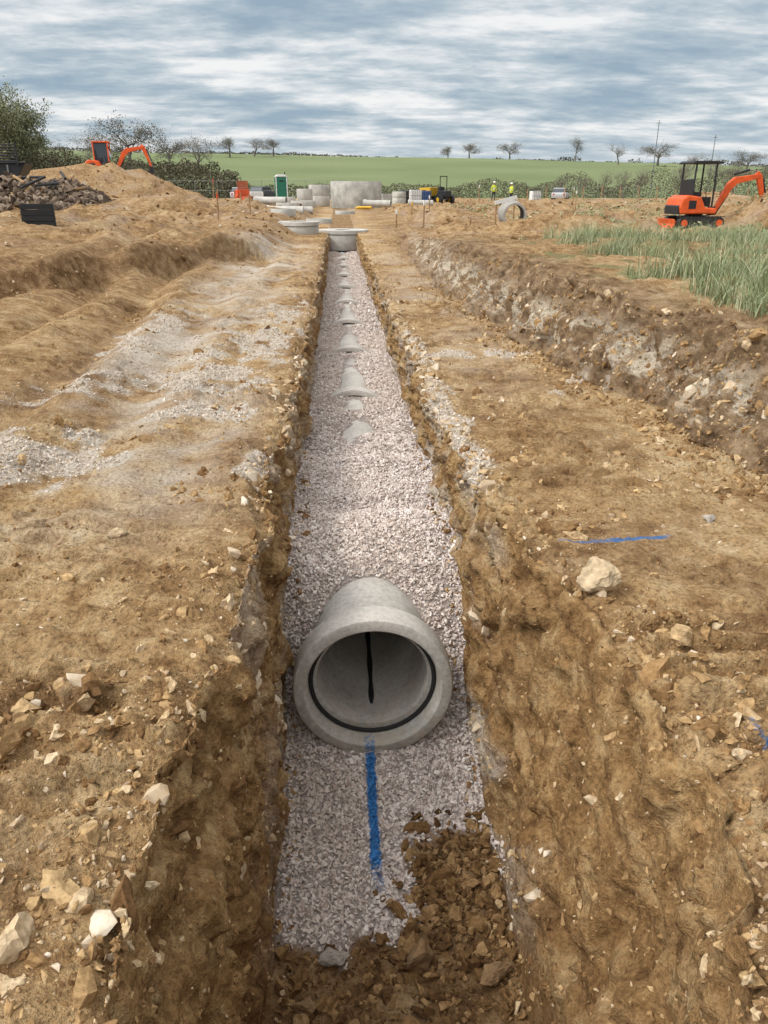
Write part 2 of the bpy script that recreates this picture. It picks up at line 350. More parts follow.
scatter('gravel',peb,p,nn,s,gm.m,rng.uniform(.0,.5,len(p)))
pgm=M('dusty_gravel',.92,.2);c_=pgm.ramp(pgm.island(),[(0,(.34,.26,.18)),(.3,(.50,.42,.34)),(1,(.70,.64,.58))]);pgm.col(pgm.mix(pgm.rng(pgm.noise(40,2),.4,.7,0,.4),c_,(.42,.31,.2)))
gp=gravpatch[:-1,:-1]*np.isin(csec,[0,4])*(cc[...,1]<14)*(pale[:-1,:-1]>.15)
p,nn=sample(12000,np.clip(gp-.25,0,1));scatter('gravel_patches',peb,p,nn,rng.uniform(.010,.028,len(p)),pgm.m,.05)
cm=M('clods',.96,.1);c_=cm.ramp(cm.island(),[(0,(.18,.10,.045)),(.35,(.34,.21,.098)),(.75,(.48,.33,.17)),(1,(.62,.49,.33))])
c_=cm.mix(1.,c_,cm.ramp(cm.noise(45,3,.7),[(.3,(.6,.57,.53)),(.7,(1.2,1.2,1.2))]),'MULTIPLY')
cm.col(cm.mix(cm.math('MULTIPLY',blue_mask(cm,'soil'),.8),c_,BLUE));cm.bump(cm.noise(90,3,.65),.7,.006)
dm=M('damp_clods',.9,.2);c_=dm.ramp(dm.island(),[(0,(.10,.053,.022)),(.5,(.21,.12,.05)),(1,(.38,.245,.12))])
dm.col(dm.mix(1.,c_,dm.ramp(dm.noise(45,3,.7),[(.3,(.6,.57,.53)),(.7,(1.2,1.2,1.2))]),'MULTIPLY'));dm.bump(dm.noise(90,3,.65),.7,.006)
cy=cc[...,1];cx_=cc[...,0];cz_=cc[...,2]
kk=min(k,R-1)
CL=np.zeros_like(cy);CL[:kk]=ss(.0,.45,fbm(cx_[:kk],cy[:kk],cz_[:kk],.7,3,161))
dlc=np.where(csec==0,Le[:-1,None]-cx_,np.where(csec==4,cx_-Re[:-1,None],9.))
edge=np.exp(-(dlc/.3)**2)
fade_y=1/np.maximum(cy,1.)**1.1
nearL=(csec==0)*ss(2.4,1.6,cy)
w=np.isin(csec,[0,4,5])*(cy>.8)*(cy<15)*(np.abs(cx_)<7)*(.12+CL*1.1+edge*1.0+nearL*.8)*fade_y
def psize(n,a,b,e=2.2):
    u=rng.random(n);return (a**(-e)+u*(b**(-e)-a**(-e)))**(-1/e)
p,nn=sample(28000,w);scatter('soil_crumbs',peb+rock[:4],p,nn,psize(len(p),.007,.038,1.9),cm.m,.05)
w2=w*(.2+CL*1.3+edge)
p,nn=sample(2300,w2);scatter('soil_clods',clod+rock[:4],p,nn,psize(len(p),.025,.095,2.2),cm.m,-.08)
w=np.isin(csec,[1,3])*(cy>.8)*(cy<9)*fade_y
p,nn=sample(4200,w);scatter('wall_clods',clod[:5]+rock[:5]+peb[:4],p,nn,psize(len(p),.010,.06,2.2),cm.m,-.10)
w=(csec==2)*(1-gw)*(cy>.8)*(cy<3.3)
p,nn=sample(2600,w);scatter('trench_floor_clods',clod+peb,p,nn,psize(len(p),.015,.095,1.8),dm.m,.12)
w=(csec==2)*(cy>2.2)*(cy<3.1)*np.exp(-((cx_-.36)/.2)**2-((cy-2.66)/.33)**2)
p,nn=sample(380,w);scatter('trench_floor_clods.001',clod+rock[:3],p,nn,psize(len(p),.018,.07,1.6),dm.m,.3)
w=((csec==2)*(cy>2)*(cy<7)*(np.minimum(np.abs(cx_-Lf[:-1,None]),np.abs(cx_-Rf[:-1,None]))<.09))
p,nn=sample(600,w);scatter('fallen_crumbs',clod[:4]+peb[:3],p,nn,psize(len(p),.012,.04,1.8),cm.m,.4)
sm_=M('limestone',.9,.2);c_=sm_.ramp(sm_.island(),[(0,(.38,.28,.18)),(.5,(.53,.42,.29)),(1,(.70,.62,.50))])
c_=sm_.mix(sm_.rng(sm_.noise(14,3,.65),.42,.62,0,.6),c_,(.42,.28,.15));sm_.col(c_);sm_.bump(sm_.noise(60,3,.65),.5,.006)
w=np.isin(csec,[0,4])*(cy>.8)*(cy<16)*(np.abs(cx_)<7)*(.2+CL+edge*1.2+nearL*1.5)*fade_y
p,nn=sample(3000,w);scatter('scattered_stones',rock+peb,p,nn,psize(len(p),.01,.075,2.1),sm_.m,.05)
w=(csec==4)*(cy>4)*(cy<12)*(dlc<.2)+(csec==0)*(cy>3.8)*(cy<8)*(dlc<.12)*.5
p,nn=sample(600,w);scatter('edge_stones',rock,p,nn,psize(len(p),.02,.11,1.9),sm_.m,-.08)
w=np.isin(csec,[1,3])*(cy>2.)*(cy<9)*pale_s[:-1,:-1]
p,nn=sample(900,w*fade_y);scatter('wall_stones',rock+peb,p,nn,psize(len(p),.015,.08,2.),sm_.m,-.12)
w=(csec==5)*(cy>3.5)*(cy<13)*np.exp(-((cz_-.32)/.14)**2)*ss(-.0,.3,fbm(cx_,cy,cz_,1.1,2,171))
p,nn=sample(80,w);scatter('bank_stones',rock,p,nn,psize(len(p),.04,.14,1.8),sm_.m,-.28)
w=(csec==5)*(cy>3.)*(cy<16);p,nn=sample(1900,w*fade_y);scatter('bank_clods',clod[:6]+rock[:4],p,nn,psize(len(p),.015,.08,2.2),cm.m,-.1)
w=(csec==4)*(cy>3.)*(cy<14)*ss(.5,0,(xb[:-1,None]-cx_));p,nn=sample(1200,w*fade_y);scatter('bank_foot_crumbs',clod[:6]+rock[:4],p,nn,psize(len(p),.015,.08,2.2),cm.m,.1)
w=np.isin(csec,[0,6])*(cy>16)*(cy<95)*(np.abs(cx_)<cy*.55)*(np.abs(cx_)>1.8)/np.maximum(cy,1)
p,nn=sample(4500,w);scatter('site_clods',clod[:4]+rock[:4],p,nn,psize(len(p),.07,.4,2.2)*np.clip(p[:,1]/45,.4,1.2),dm.m,.05)
p,nn=sample(900,w);scatter('site_stones',rock,p,nn,psize(len(p),.07,.28,2.2)*np.clip(p[:,1]/45,.4,1.2),sm_.m,.1)
def one_rock(name,x,y,s,mat,t,lift=.2,sc=(1,1,1),rot=0.):
    v,f=t;v=v*s*np.array(sc);c,si=math.cos(rot),math.sin(rot)
    v=np.stack([v[:,0]*c-v[:,1]*si,v[:,0]*si+v[:,1]*c,v[:,2]],-1)
    o=add_tri_mesh(name,v,f,mat);o.location=(x,y,gz(x,y)+s*lift);return o
def rough_rock(seed):
    bm=bmesh.new();v0,f0=hull(16,np.array([1.1,.9,.7]),seed)
    vs=[bm.verts.new(q) for q in v0];[bm.faces.new([vs[i] for i in ff]) for ff in f0]
    bmesh.ops.subdivide_edges(bm,edges=bm.edges[:],cuts=6,use_grid_fill=True);bmesh.ops.triangulate(bm,faces=bm.faces[:])
    for i,q in enumerate(bm.verts):q.index=i
    V=np.array([q.co[:] for q in bm.verts]);F=np.array([[q.index for q in fc.verts] for fc in bm.faces]);bm.free()
    V=V*(1+.22*fbm(V[:,0],V[:,1],V[:,2],.3,4,seed,.6))[:,None];return V,F
dk=simple('brown_rock',(.24,.15,.075),.95,.4,25,bump=.6);gy=simple('grey_rock',(.36,.32,.28),.9,.3,25,bump=.5)
tanr=simple('tan_rock',(.50,.38,.24),.9,.5,18,bump=.8)
one_rock('limestone_rock',.94,2.84,.19,tanr,rough_rock(301),.3,(.9,.8,1.2),.3)
one_rock('brown_rock',.15,2.27,.17,dk,rough_rock(302),.35,(.9,.9,1.1),.9)
one_rock('grey_rock',-.22,2.3,.12,gy,rough_rock(303),.45,(1,.8,.8),.2)
one_rock('brown_rock.001',.46,2.2,.13,dk,rough_rock(304),.3,(1.2,.8,.8),.5)
one_rock('brown_rock.002',-.33,2.1,.1,dk,rough_rock(305),.3)
one_rock('limestone_rock.001',-2.0,3.6,.11,tanr,rough_rock(306),.1)
one_rock('limestone_rock.002',1.75,3.55,.06,gy,rough_rock(307),.3)
one_rock('limestone_rock.003',-1.25,3.5,.09,tanr,rough_rock(308),.15)
rm=M('rubble',.95,.1);rm.col(rm.ramp(rm.island(),[(0,(.05,.035,.025)),(.5,(.15,.11,.08)),(1,(.32,.25,.19))]))
w=(np.exp(-((cx_+13.)/2.4)**2-((cy-38.8)/2.1)**2)+np.exp(-((cx_+16)/2.5)**2-((cy-38.3)/2.1)**2))>.22
p,nn=sample(3000,w*1.);scatter('rubble_pile',rock,p,nn,psize(len(p),.12,.42,2.),rm.m,.2)
print('scatter',time.time()-T0)
# ---------------------------------------------------------------- part helpers
def root(name,loc,rz=0,sc=1):
    e=bpy.data.objects.new(name,None);S.collection.objects.link(e);e.location=loc;e.rotation_euler=(0,0,rz);e.scale=(sc,)*3;e.empty_display_size=.2;return e
def fin(bm,name,mat,par,bev=0,smooth=False,loc=(0,0,0),rot=(0,0,0)):
    bmesh.ops.recalc_face_normals(bm,faces=bm.faces[:])
    me=bpy.data.meshes.new(name);bm.to_mesh(me);bm.free();o=bpy.data.objects.new(name,me);S.collection.objects.link(o)
    me.materials.append(mat)
    if par:o.parent=par
    o.location=loc;o.rotation_euler=rot
    if smooth:
        for q in me.polygons:q.use_smooth=True
        try: me.set_sharp_from_angle(angle=math.radians(35))
        except Exception: pass
    if bev:
        m=o.modifiers.new('b','BEVEL');m.width=bev;m.segments=2;m.limit_method='ANGLE'
    return o
def box(par,name,s,l,mat,rot=(0,0,0),bev=.015):
    bm=bmesh.new();bmesh.ops.create_cube(bm,size=1)
    for v in bm.verts:v.co=Vector((v.co.x*s[0],v.co.y*s[1],v.co.z*s[2]))
    return fin(bm,name,mat,par,bev,False,l,rot)
def prism(par,name,pts,w,yc,mat,bev=.015):
    bm=bmesh.new();a=[bm.verts.new((p[0],yc-w/2,p[1])) for p in pts];b=[bm.verts.new((p[0],yc+w/2,p[1])) for p in pts]
    bm.faces.new(a);bm.faces.new(b[::-1]);n=len(pts)
    for i in range(n):bm.faces.new((a[i],b[i],b[(i+1)%n],a[(i+1)%n]))
    return fin(bm,name,mat,par,bev)
def tube(par,name,p0,p1,r,mat,r2=None,seg=12):
    p0=Vector(p0);p1=Vector(p1);d=p1-p0;bm=bmesh.new()
    bmesh.ops.create_cone(bm,cap_ends=True,segments=seg,radius1=r,radius2=r if r2 is None else r2,depth=d.length)
    q=d.to_track_quat('Z','Y').to_matrix().to_4x4();q.translation=(p0+p1)/2;bmesh.ops.transform(bm,matrix=q,verts=bm.verts)
    return fin(bm,name,mat,par,0,True)
def lathe(par,name,prof,mat,axis='y',seg=96,loc=(0,0,0),closed=True):
    bm=bmesh.new();rings=[]
    for r,h in prof:
        ring=[]
        for i in range(seg):
            a=2*math.pi*i/seg;c,s_=r*math.cos(a),r*math.sin(a)
            ring.append(bm.verts.new((c,h,s_) if axis=='y' else ((c,s_,h) if axis=='z' else (h,c,s_))))
        rings.append(ring)
    n=len(rings)
    for j in range(n if closed else n-1):
        A_,B_=rings[j],rings[(j+1)%n]
        for i in range(seg):bm.faces.new((A_[i],A_[(i+1)%seg],B_[(i+1)%seg],B_[i]))
    return fin(bm,name,mat,par,0,True,loc)
# ---------------------------------------------------------------- pipe run
pm=M('pipe_concrete',.8,.3)
t=pm.noise(3,4,.6);t2=pm.noise(35,4,.65)
c_=pm.ramp(t,[(.3,(.38,.37,.34)),(.5,(.51,.50,.47)),(.7,(.62,.61,.58))])
c_=pm.mix(1.,c_,pm.ramp(t2,[(.3,(.74,.73,.71)),(.7,(1.1,1.1,1.1))]),'MULTIPLY')
c_=pm.mix(pm.rng(pm.noise(1.6,4,.7),.53,.68,0,.45),c_,(.38,.31,.22))
sp=pm.new('ShaderNodeSeparateXYZ');pm.lk(pm.pos(),sp.inputs[0])
dust=pm.math('MULTIPLY',pm.rng(sp.outputs[2],-.75,-.58),pm.rng(t2,.4,.6,.2,.6));c_=pm.mix(dust,c_,(.58,.51,.46))
mud=pm.math('MULTIPLY',pm.rng(sp.outputs[2],-1.15,-1.46),pm.rng(pm.noise(12,4,.7),.42,.6,0,.8));c_=pm.mix(mud,c_,(.44,.35,.26))
pits=pm.rng(pm.noise(120,2,.5),.30,.36,.55,0);c_=pm.mix(pits,c_,(.16,.15,.13))
c_=pm.mix(pm.math('MULTIPLY',blue_mask(pm,'pipe'),.8),c_,BLUE);pm.col(c_);pm.bump(pm.noise(55,4,.7),.6,.005)
rub=simple('rubber_black',(.02,.02,.021),.6,.2,20)
prof=[(.318,2.62),(.318,.135),(.322,.125),(.366,.12),(.370,.05),(.380,.008),(.389,0),(.430,0),(.446,.006),(.453,.022),(.453,.155),(.447,.172),(.41,.20),(.375,.225),(.362,.25),(.36,.28),(.36,2.5),(.356,2.53),(.352,2.62)]
for i in range(11):
    y0=PIPE_Y+2.55*i
    if y0+2.62>31: break
    r=root('concrete_pipe' if i==0 else 'concrete_pipe.%03d'%i,(.01,y0,PZ))
    lathe(r,'barrel_and_socket',prof,pm.m)
    if i<2:
        lathe(r,'gasket',[(.353+.013*math.cos(a),.10+.013*math.sin(a)) for a in np.linspace(0,2*math.pi,9)[:-1]],rub,seg=96)
bm=bmesh.new();L=[]
for j in range(60):
    yy=.30+j*.038;w_=.015+.003*math.sin(j*.7)
    if j<3:w_*=[.5,.8,.95][j]
    row=[]
    for q in(-1,-.3,.3,1):
        a=-math.pi/2+w_*q/.31+.02*math.sin(j*.11);row.append(bm.verts.new((.314*math.cos(a),yy,.314*math.sin(a))))
    L.append(row)
for j in range(59):
    for q in range(3):bm.faces.new((L[j][q],L[j][q+1],L[j+1][q+1],L[j+1][q]))
par=bpy.data.objects['concrete_pipe'];fin(bm,'wet_stain_strip',rub,par)
# ---------------------------------------------------------------- materials for plant
org=simple('orange_paint',(.72,.105,.02),.45,.25,3);ora=simple('orange_red_paint',(.62,.09,.03),.5,.2,3)
blk=simple('black_steel',(.022,.022,.024),.5,.3,8);gry=simple('grey_steel',(.25,.25,.25),.4,.2,8,metal=.6)
yel=simple('yellow_paint',(.62,.38,.03),.5,.2,4);wht=simple('white_paint',(.75,.75,.73),.5,.12,4)
grn=simple('green_plastic',(.02,.16,.10),.5,.15,3);wood=simple('timber',(.36,.23,.12),.85,.35,14);cnc=simple('ring_concrete',(.46,.45,.41),.9,.35,1.6,bump=.3)
cncl=simple('ring_concrete_light',(.50,.48,.44),.9,.3,2,bump=.3)
brk=simple('red_brick',(.38,.10,.05),.9,.3,9);glass=simple('dark_glass',(.03,.04,.05),.12,.1,3,spec=.8);blu=simple('blue_plastic',(.03,.10,.30),.5,.1,3)
silver=simple('silver_paint',(.5,.51,.52),.35,.08,3);navy=simple('dark_car_paint',(.03,.04,.06),.3,.1,3)
def excavator(name,loc,rz,sc=1,cab=False):
    r=root(name,loc,rz,sc)
    for s_ in(-1,1):
        st=[];
        for a in np.linspace(-90,90,9):st.append((.72+.22*math.cos(math.radians(a)),.23+.22*math.sin(math.radians(a))))
        for a in np.linspace(90,270,9):st.append((-.72+.22*math.cos(math.radians(a)),.23+.22*math.sin(math.radians(a))))
        prism(r,'track_%d'%(s_+2),st,.28,s_*.6,blk,.01)
        for kx in np.linspace(-.9,.9,15):
            box(r,'grouser',(.03,.30,.03),(kx,s_*.6,.46),blk,bev=0)
        for kx in(-.72,.72):tube(r,'sprocket',(kx,s_*.6-.16,.23),(kx,s_*.6+.16,.23),.13,org)
        for kx in(-.35,0,.35):tube(r,'roller',(kx,s_*.6-.15,.12),(kx,s_*.6+.15,.12),.07,gry)
    box(r,'undercarriage',(1.1,.95,.2),(0,0,.32),blk)
    tube(r,'slew_ring',(0,0,.4),(0,0,.54),.33,blk,seg=24)
    prism(r,'dozer_blade',[(-1.2,.04),(-1.12,.04),(-1.08,.2),(-1.12,.38),(-1.2,.38),(-1.15,.2)],1.45,0,org)
    box(r,'blade_arm',(.5,.1,.08),(-.9,.35,.25),org);box(r,'blade_arm_2',(.5,.1,.08),(-.9,-.35,.25),org)
    prism(r,'house',[(-.9,.56),(.55,.56),(.62,.66),(.55,.78),(.1,.80),(-.1,1.18),(-.62,1.25),(-.86,1.12),(-.95,.8)],1.32,0,org,.05)
    prism(r,'counterweight',[(-.98,.54),(-.8,.54),(-.8,.95),(-.98,.85)],1.2,0,blk,.03)
    box(r,'engine_grille',(.3,.01,.3),(-.45,-.668,.9),blk)
    if cab:
        prism(r,'cab_glazing',[(-.38,.82),(.5,.82),(.52,1.4),(.38,2.16),(-.36,2.16)],.72,.2,glass,.03)
        for px_ in((-.38,.58),(-.38,-.18),(.45,.58),(.45,-.18)):box(r,'cab_pillar',(.07,.07,1.4),(px_[0],px_[1],1.5),org)
        box(r,'cab_roof',(1.0,.86,.08),(.04,.2,2.22),org)
    else:
        for px_ in((-.45,.52),(-.45,-.52),(.42,.52),(.42,-.52)):tube(r,'canopy_post',(px_[0],px_[1],.8),(px_[0]*.95,px_[1],2.38),.035,blk)
        prism(r,'canopy_roof',[(-.62,2.36),(.62,2.36),(.6,2.44),(.3,2.47),(-.5,2.47),(-.62,2.42)],1.22,0,blk,.02)
        box(r,'rear_screen',(.03,1.0,.6),(-.46,0,1.5),blk)
    box(r,'seat_base',(.42,.42,.22),(-.12,0,1.25),blk);box(r,'seat_back',(.12,.42,.55),(-.3,0,1.55),blk,(0,-.15,0))
    box(r,'console',(.18,.7,.35),(.35,0,1.0),blk)
    for s_ in(-.22,.22):tube(r,'lever',(.3,s_,1.1),(.24,s_,1.45),.015,blk)
    box(r,'kingpost',(.22,.26,.32),(.7,0,.66),blk)
    prism(r,'boom',[(.70,.58),(.88,.62),(1.42,1.48),(1.62,1.66),(2.52,1.86),(2.5,2.02),(1.48,1.9),(1.2,1.66)],.17,0,org,.02)
    prism(r,'dipper_arm',[(2.28,1.98),(2.42,2.12),(2.60,1.98),(2.92,.92),(2.82,.86),(2.42,1.80)],.14,0,org,.02)
    tube(r,'boom_ram',(.86,0,.52),(1.3,0,1.3),.05,blk);tube(r,'boom_ram_rod',(1.3,0,1.3),(1.4,0,1.46),.03,gry)
    tube(r,'dipper_ram',(1.45,0,2.0),(2.05,0,2.16),.045,blk);tube(r,'dipper_ram_rod',(2.05,0,2.16),(2.4,0,2.1),.025,gry)
    tube(r,'bucket_ram',(2.68,0,1.85),(2.92,0,1.2),.035,blk)
    prism(r,'bucket',[(2.80,.90),(2.98,.88),(3.0,.70),(2.95,.5),(2.78,.36),(2.58,.36),(2.48,.46),(2.66,.5),(2.76,.62)],.42,0,blk,.01)
    for kx in np.linspace(-.17,.17,4):box(r,'bucket_tooth',(.1,.04,.04),(2.46,kx,.45),gry,bev=0)
    return r
def at(x,y,dz=0):return (x,y,gz(x,y)+dz)
excavator('mini_excavator',at(13.1,30,-.04),.06,.93)
excavator('excavator',at(-20.6,75,-.1),.1,1.45,True)
def dumper(name,loc,rz):
    r=root(name,loc,rz)
    prism(r,'skip',[(.35,.75),(1.5,.7),(1.85,1.45),(.2,1.5)],1.5,0,yel,.03);box(r,'chassis',(2.6,.6,.3),(0,0,.6),blk)
    for a in(-.95,.9):
        for b in(-.72,.72):
            tube(r,'wheel',(a,b-.16,.46),(a,b+.16,.46),.46,blk,seg=24);tube(r,'hub',(a,b-.17,.46),(a,b+.17,.46),.2,yel)
    prism(r,'engine_cover',[(-1.45,.7),(-.35,.7),(-.4,1.25),(-1.4,1.2)],.9,0,blk,.04);box(r,'seat',(.4,.5,.4),(-.45,0,1.35),blk)
    for b in(-.42,.42):tube(r,'roll_bar_post',(-.75,b,1.1),(-.75,b,2.45),.04,blk)
    tube(r,'roll_bar_top',(-.75,-.44,2.45),(-.75,.44,2.45),.04,blk);tube(r,'steering_column',(-.1,0,.9),(-.2,0,1.5),.03,blk)
dumper('site_dumper',at(9.3,78),2.2)
def car(name,loc,rz,paint):
    r=root(name,loc,rz)
    prism(r,'body',[(-2.05,.35),(2.1,.35),(2.15,.7),(1.9,.85),(1.1,.95),(-2.0,1.0),(-2.12,.7)],1.75,0,paint,.06)
    prism(r,'cabin_glass',[(-1.95,.96),(1.05,.93),(.35,1.42),(-1.5,1.45)],1.5,0,glass,.05)
    prism(r,'roof',[(-1.55,1.43),(.38,1.41),(.3,1.48),(-1.45,1.5)],1.44,0,paint,.02)
    for a in(-1.3,1.3):
        for b in(-.8,.8):tube(r,'wheel',(a,b-.11,.33),(a,b+.11,.33),.33,blk,seg=20);tube(r,'hubcap',(a,b-.12,.33),(a,b+.12,.33),.18,gry)
    for b in(-.6,.6):box(r,'headlamp',(.06,.3,.14),(2.11,b,.72),wht);box(r,'tail_lamp',(.06,.2,.2),(-2.09,b,.8),ora)
car('parked_car',at(-8.8,98),1.2,navy);car('parked_car.001',at(-11.6,101),1.4,silver);car('parked_car.002',at(27,100),1.2,silver)
def toilet(loc,rz):
    r=root('portable_toilet',loc,rz)
    box(r,'cabin_shell',(1.1,1.1,2.05),(0,0,1.15),grn);box(r,'base_skid',(1.2,1.2,.12),(0,0,.06),blk)
    prism(r,'roof',[(-.58,2.18),(.58,2.18),(.35,2.36),(-.35,2.36)],1.16,0,wht,.03);box(r,'door',(.75,.03,1.8),(0,-.565,1.12),grn)
    for a in(-.48,.48):box(r,'corner_rib',(.08,.05,2.0),(a,-.565,1.15),wht)
    box(r,'vent_grille',(.4,.02,.12),(0,-.588,1.85),blk);tube(r,'vent_pipe',(.4,.4,2.1),(.4,.4,2.6),.05,blk)
toilet(at(-5.2,76),.15)
_rc=[0]
def ring(loc,R_,h,n=1,mat=cnc,th=.12,lid=False,nm='concrete_manhole_ring'):
    r=root(nm if _rc[0]==0 else nm+'.%03d'%_rc[0],loc,random.random());_rc[0]+=1
    for i in range(n):
        z0=i*(h+.012)
        lathe(r,'ring_%d'%(i+1),[(R_-th,z0),(R_-.01,z0),(R_,z0+.02),(R_,z0+h-.03),(R_-.015,z0+h),(R_-th*.5,z0+h),(R_-th*.5,z0+h-.03),(R_-th,z0+h-.03)],mat,'z',56)
    for i in range(int(n*h/.3)):box(r,'step_iron',(.03,.25,.03),(R_-th-.06,0,.15+i*.3),blk,bev=0)
    if lid:
        lathe(r,'cover_slab',[(.3,n*h+.015),(R_+.03,n*h+.015),(R_+.03,n*h+.14),(.3,n*h+.14)],mat,'z',56)
for a in [(at(1.3,64),1.95,1.9,1,cnc,.16),(at(-1.6,68),.85,.8,2,cncl),(at(-2.6,63),.6,.9,1,cncl),
    ((.05,30.9,-.62),.92,.55,1,cncl,.12,True),(at(-1.55,29.5,-.05),.72,.28,1,cncl,.1,True),(at(-2.9,46,-.1),.62,.3,1,cncl),(at(-1.0,38,-.1),.6,.3,1,cnc),
    (at(-2.3,53,-.1),.8,.4,1,cncl),(at(-2.5,36,-.1),.55,.3,1,cnc),(at(-3.6,57,-.1),.6,.5,1,cncl),(at(.3,50,-.1),.6,.3,1,cnc),(at(5.2,72,-.1),.6,.5,2,cnc)]:ring(*a)
def loosepipe(n,loc,rz,L_=2.2,R_=.3,mt_=None):
    r=root(n,loc,rz);lathe(r,'barrel',[(R_*.8,0),(R_,0),(R_,L_-.25),(R_*1.2,L_-.15),(R_*1.2,L_),(R_,L_),(R_,L_-.1),(R_*.8,L_-.12)],mt_ or cncl,'y',40)
dry=simple('dry_concrete',(.33,.31,.28),.9,.25,4,bump=.3)
r=root('spare_concrete_pipe',at(5.55,26.2,.36),-.12);lathe(r,'barrel',[(.31,0),(.37,0),(.38,.02),(.38,1.3),(.44,1.45),(.44,1.6),(.36,1.6),(.36,1.5),(.31,1.48)],dry)
for i,a in enumerate([(-1.9,43,1.5),(-3.2,50,1.3),(-1.6,48,1.7),(-4.3,62,1.4),(-4.3,62.8,1.4),(3.6,58,1.2),(7.5,66,1.4)]):loosepipe('spare_concrete_pipe.%03d'%(i+1),at(a[0],a[1],.2),a[2],2.,.22)
for i,(x_,y_,rz) in enumerate([(1.6,58,1.1),(1.75,57.6,1.25)]):
    r=root('yellow_duct' if i==0 else 'yellow_duct.%03d'%i,at(x_,y_,.14+.05*i),rz);lathe(r,'duct',[(.07,-.5),(.085,-.5),(.085,.5),(.07,.5)],yel,'y',20)
def stake(x_,y_,h,tilt=0,top=None):
    n='timber_stake';r=root(n,at(x_,y_));r.rotation_euler=(tilt,tilt*.7,.4)
    bm=bmesh.new();w=.025
    pts=[(-w,-w,-.1),(w,-w,-.1),(w,w,-.1),(-w,w,-.1),(-w,-w,h),(w,-w,h),(w,w,h),(-w,w,h)]
    v=[bm.verts.new(p_) for p_ in pts]
    for f_ in((0,1,2,3),(4,5,6,7),(0,1,5,4),(1,2,6,5),(2,3,7,6),(3,0,4,7)):bm.faces.new([v[i] for i in f_])
    fin(bm,'post',wood,r,.004);box(r,'painted_top',(.056,.056,.18),(0,0,h-.09),top or wht,bev=.003)
    tube(r,'nail',(0,0,h),(0,0,h+.02),.004,gry)
for a in[(3.1,31,1.0,.02,wht),(2.2,33,.7,.03,wht),(-4.3,29,.9,.02,ora),(-3.6,33,1.0,-.02,ora),(4.2,27,.4,.1,wood),(6.2,33,.8,.05,wood),(-7.8,52,1.2,.04,ora),(-5.9,50,1.,.0,ora),(10.5,62,1.4,0,wht),(20,70,1.5,0,wht),(15,52,1.2,0,wht),(3.4,40,.9,.1,yel),(5.2,48,1.2,0,wht),(-6.6,45,1.,.06,wood)]:stake(*a)
r=root('sight_rail',at(6.6,33),.25)
for s_ in(-.5,.5):box(r,'post_%d'%(s_+1.5),(.05,.05,1.1),(s_*.8,0,.4),wood,bev=.004)
box(r,'rail_board',(1.0,.025,.15),(0,-.04,.9),wht,(0,-.22,0),.004)
def pallet(n,loc,rz,m_=None):
    r=root(n,loc,rz)
    for i in range(3):box(r,'pallet_runner_%d'%i,(1.1,.1,.1),(0,-.4+.4*i,.05),wood,bev=.005)
    for i in range(6):box(r,'pallet_slat_%d'%i,(.12,1.,.02),(-.48+i*.19,0,.112),wood,bev=0)
    for l in range(8):
        for i in range(5):box(r,'brick_pack',(.205,.98,.1),(-.43+i*.215,0,.18+l*.11),m_ or brk,bev=.006)
pallet('brick_pallet',at(-9.9,84),.2);pallet('brick_pallet.001',at(-9.2,84.6),-.1);pallet('brick_pallet.002',at(-9.6,84.3,1.0),.1)
pallet('block_pallet',at(4.6,80),.2,cnc);pallet('block_pallet.001',at(-6.9,70),.2,wht)
def barrier(n,loc,rz):
    r=root(n,loc,rz,.75)
    prism(r,'water_filled_base',[(-.9,0),(.9,0),(.9,.25),(.8,.3),(.8,.75),(-.8,.75),(-.8,.3),(-.9,.25)],.3,0,ora,.04)
    for i in(-.4,.4):box(r,'recess',(.5,.02,.25),(i,-.155,.5),org,bev=.005)
for i,a in enumerate([(-6.9,60,.9),(-6.3,57,1.3),(-14,80,0.)]):barrier('plastic_barrier' if i==0 else 'plastic_barrier.%03d'%i,at(a[0],a[1]),a[2])
def ibc(n,loc,rz,m_):
    r=root(n,loc,rz);box(r,'tank',(1.0,.9,.95),(0,0,.65),m_,bev=.08);box(r,'pallet_base',(1.1,1.0,.14),(0,0,.08),blk)
    for i in np.linspace(-.52,.52,6):box(r,'cage_bar',(.02,.02,1.05),(i,-.5,.66),gry,bev=0)
    for z_ in(.3,.66,1.1):box(r,'cage_rail',(1.08,.02,.03),(0,-.515,z_),gry,bev=0)
    tube(r,'cap',(0,0,1.1),(0,0,1.2),.12,blk)
ibc('water_tank',at(21,88),.2,wht);ibc('water_tank.001',at(6.9,75),.1,wht);ibc('water_tank.002',at(5.9,76),.4,blk);ibc('water_tank.003',at(7.9,77),.4,blu)
r=root('waste_skip',at(-17.4,43,.5),.1);prism(r,'hull',[(-1.1,0),(1.1,0),(1.9,1.3),(-1.9,1.3)],1.7,0,blk,.03)
for i in(-1.2,-.4,.4,1.2):box(r,'rib',(.08,.04,1.15),(i*.9,-.87,.65),gry,bev=0)
tube(r,'rim',(-1.95,-.88,1.32),(1.95,-.88,1.32),.05,blk)
for i in range(7):tube(r,'gate_bar',(-1.6,-.9,1.4+.12*i),(1.6,-.9,1.4+.12*i),.03,blk)
for i in(-1.6,0,1.6):tube(r,'gate_post',(i,-.9,1.2),(i,-.9,2.2),.045,blk)
r=root('timber_debris',at(-14.3,38,.3))
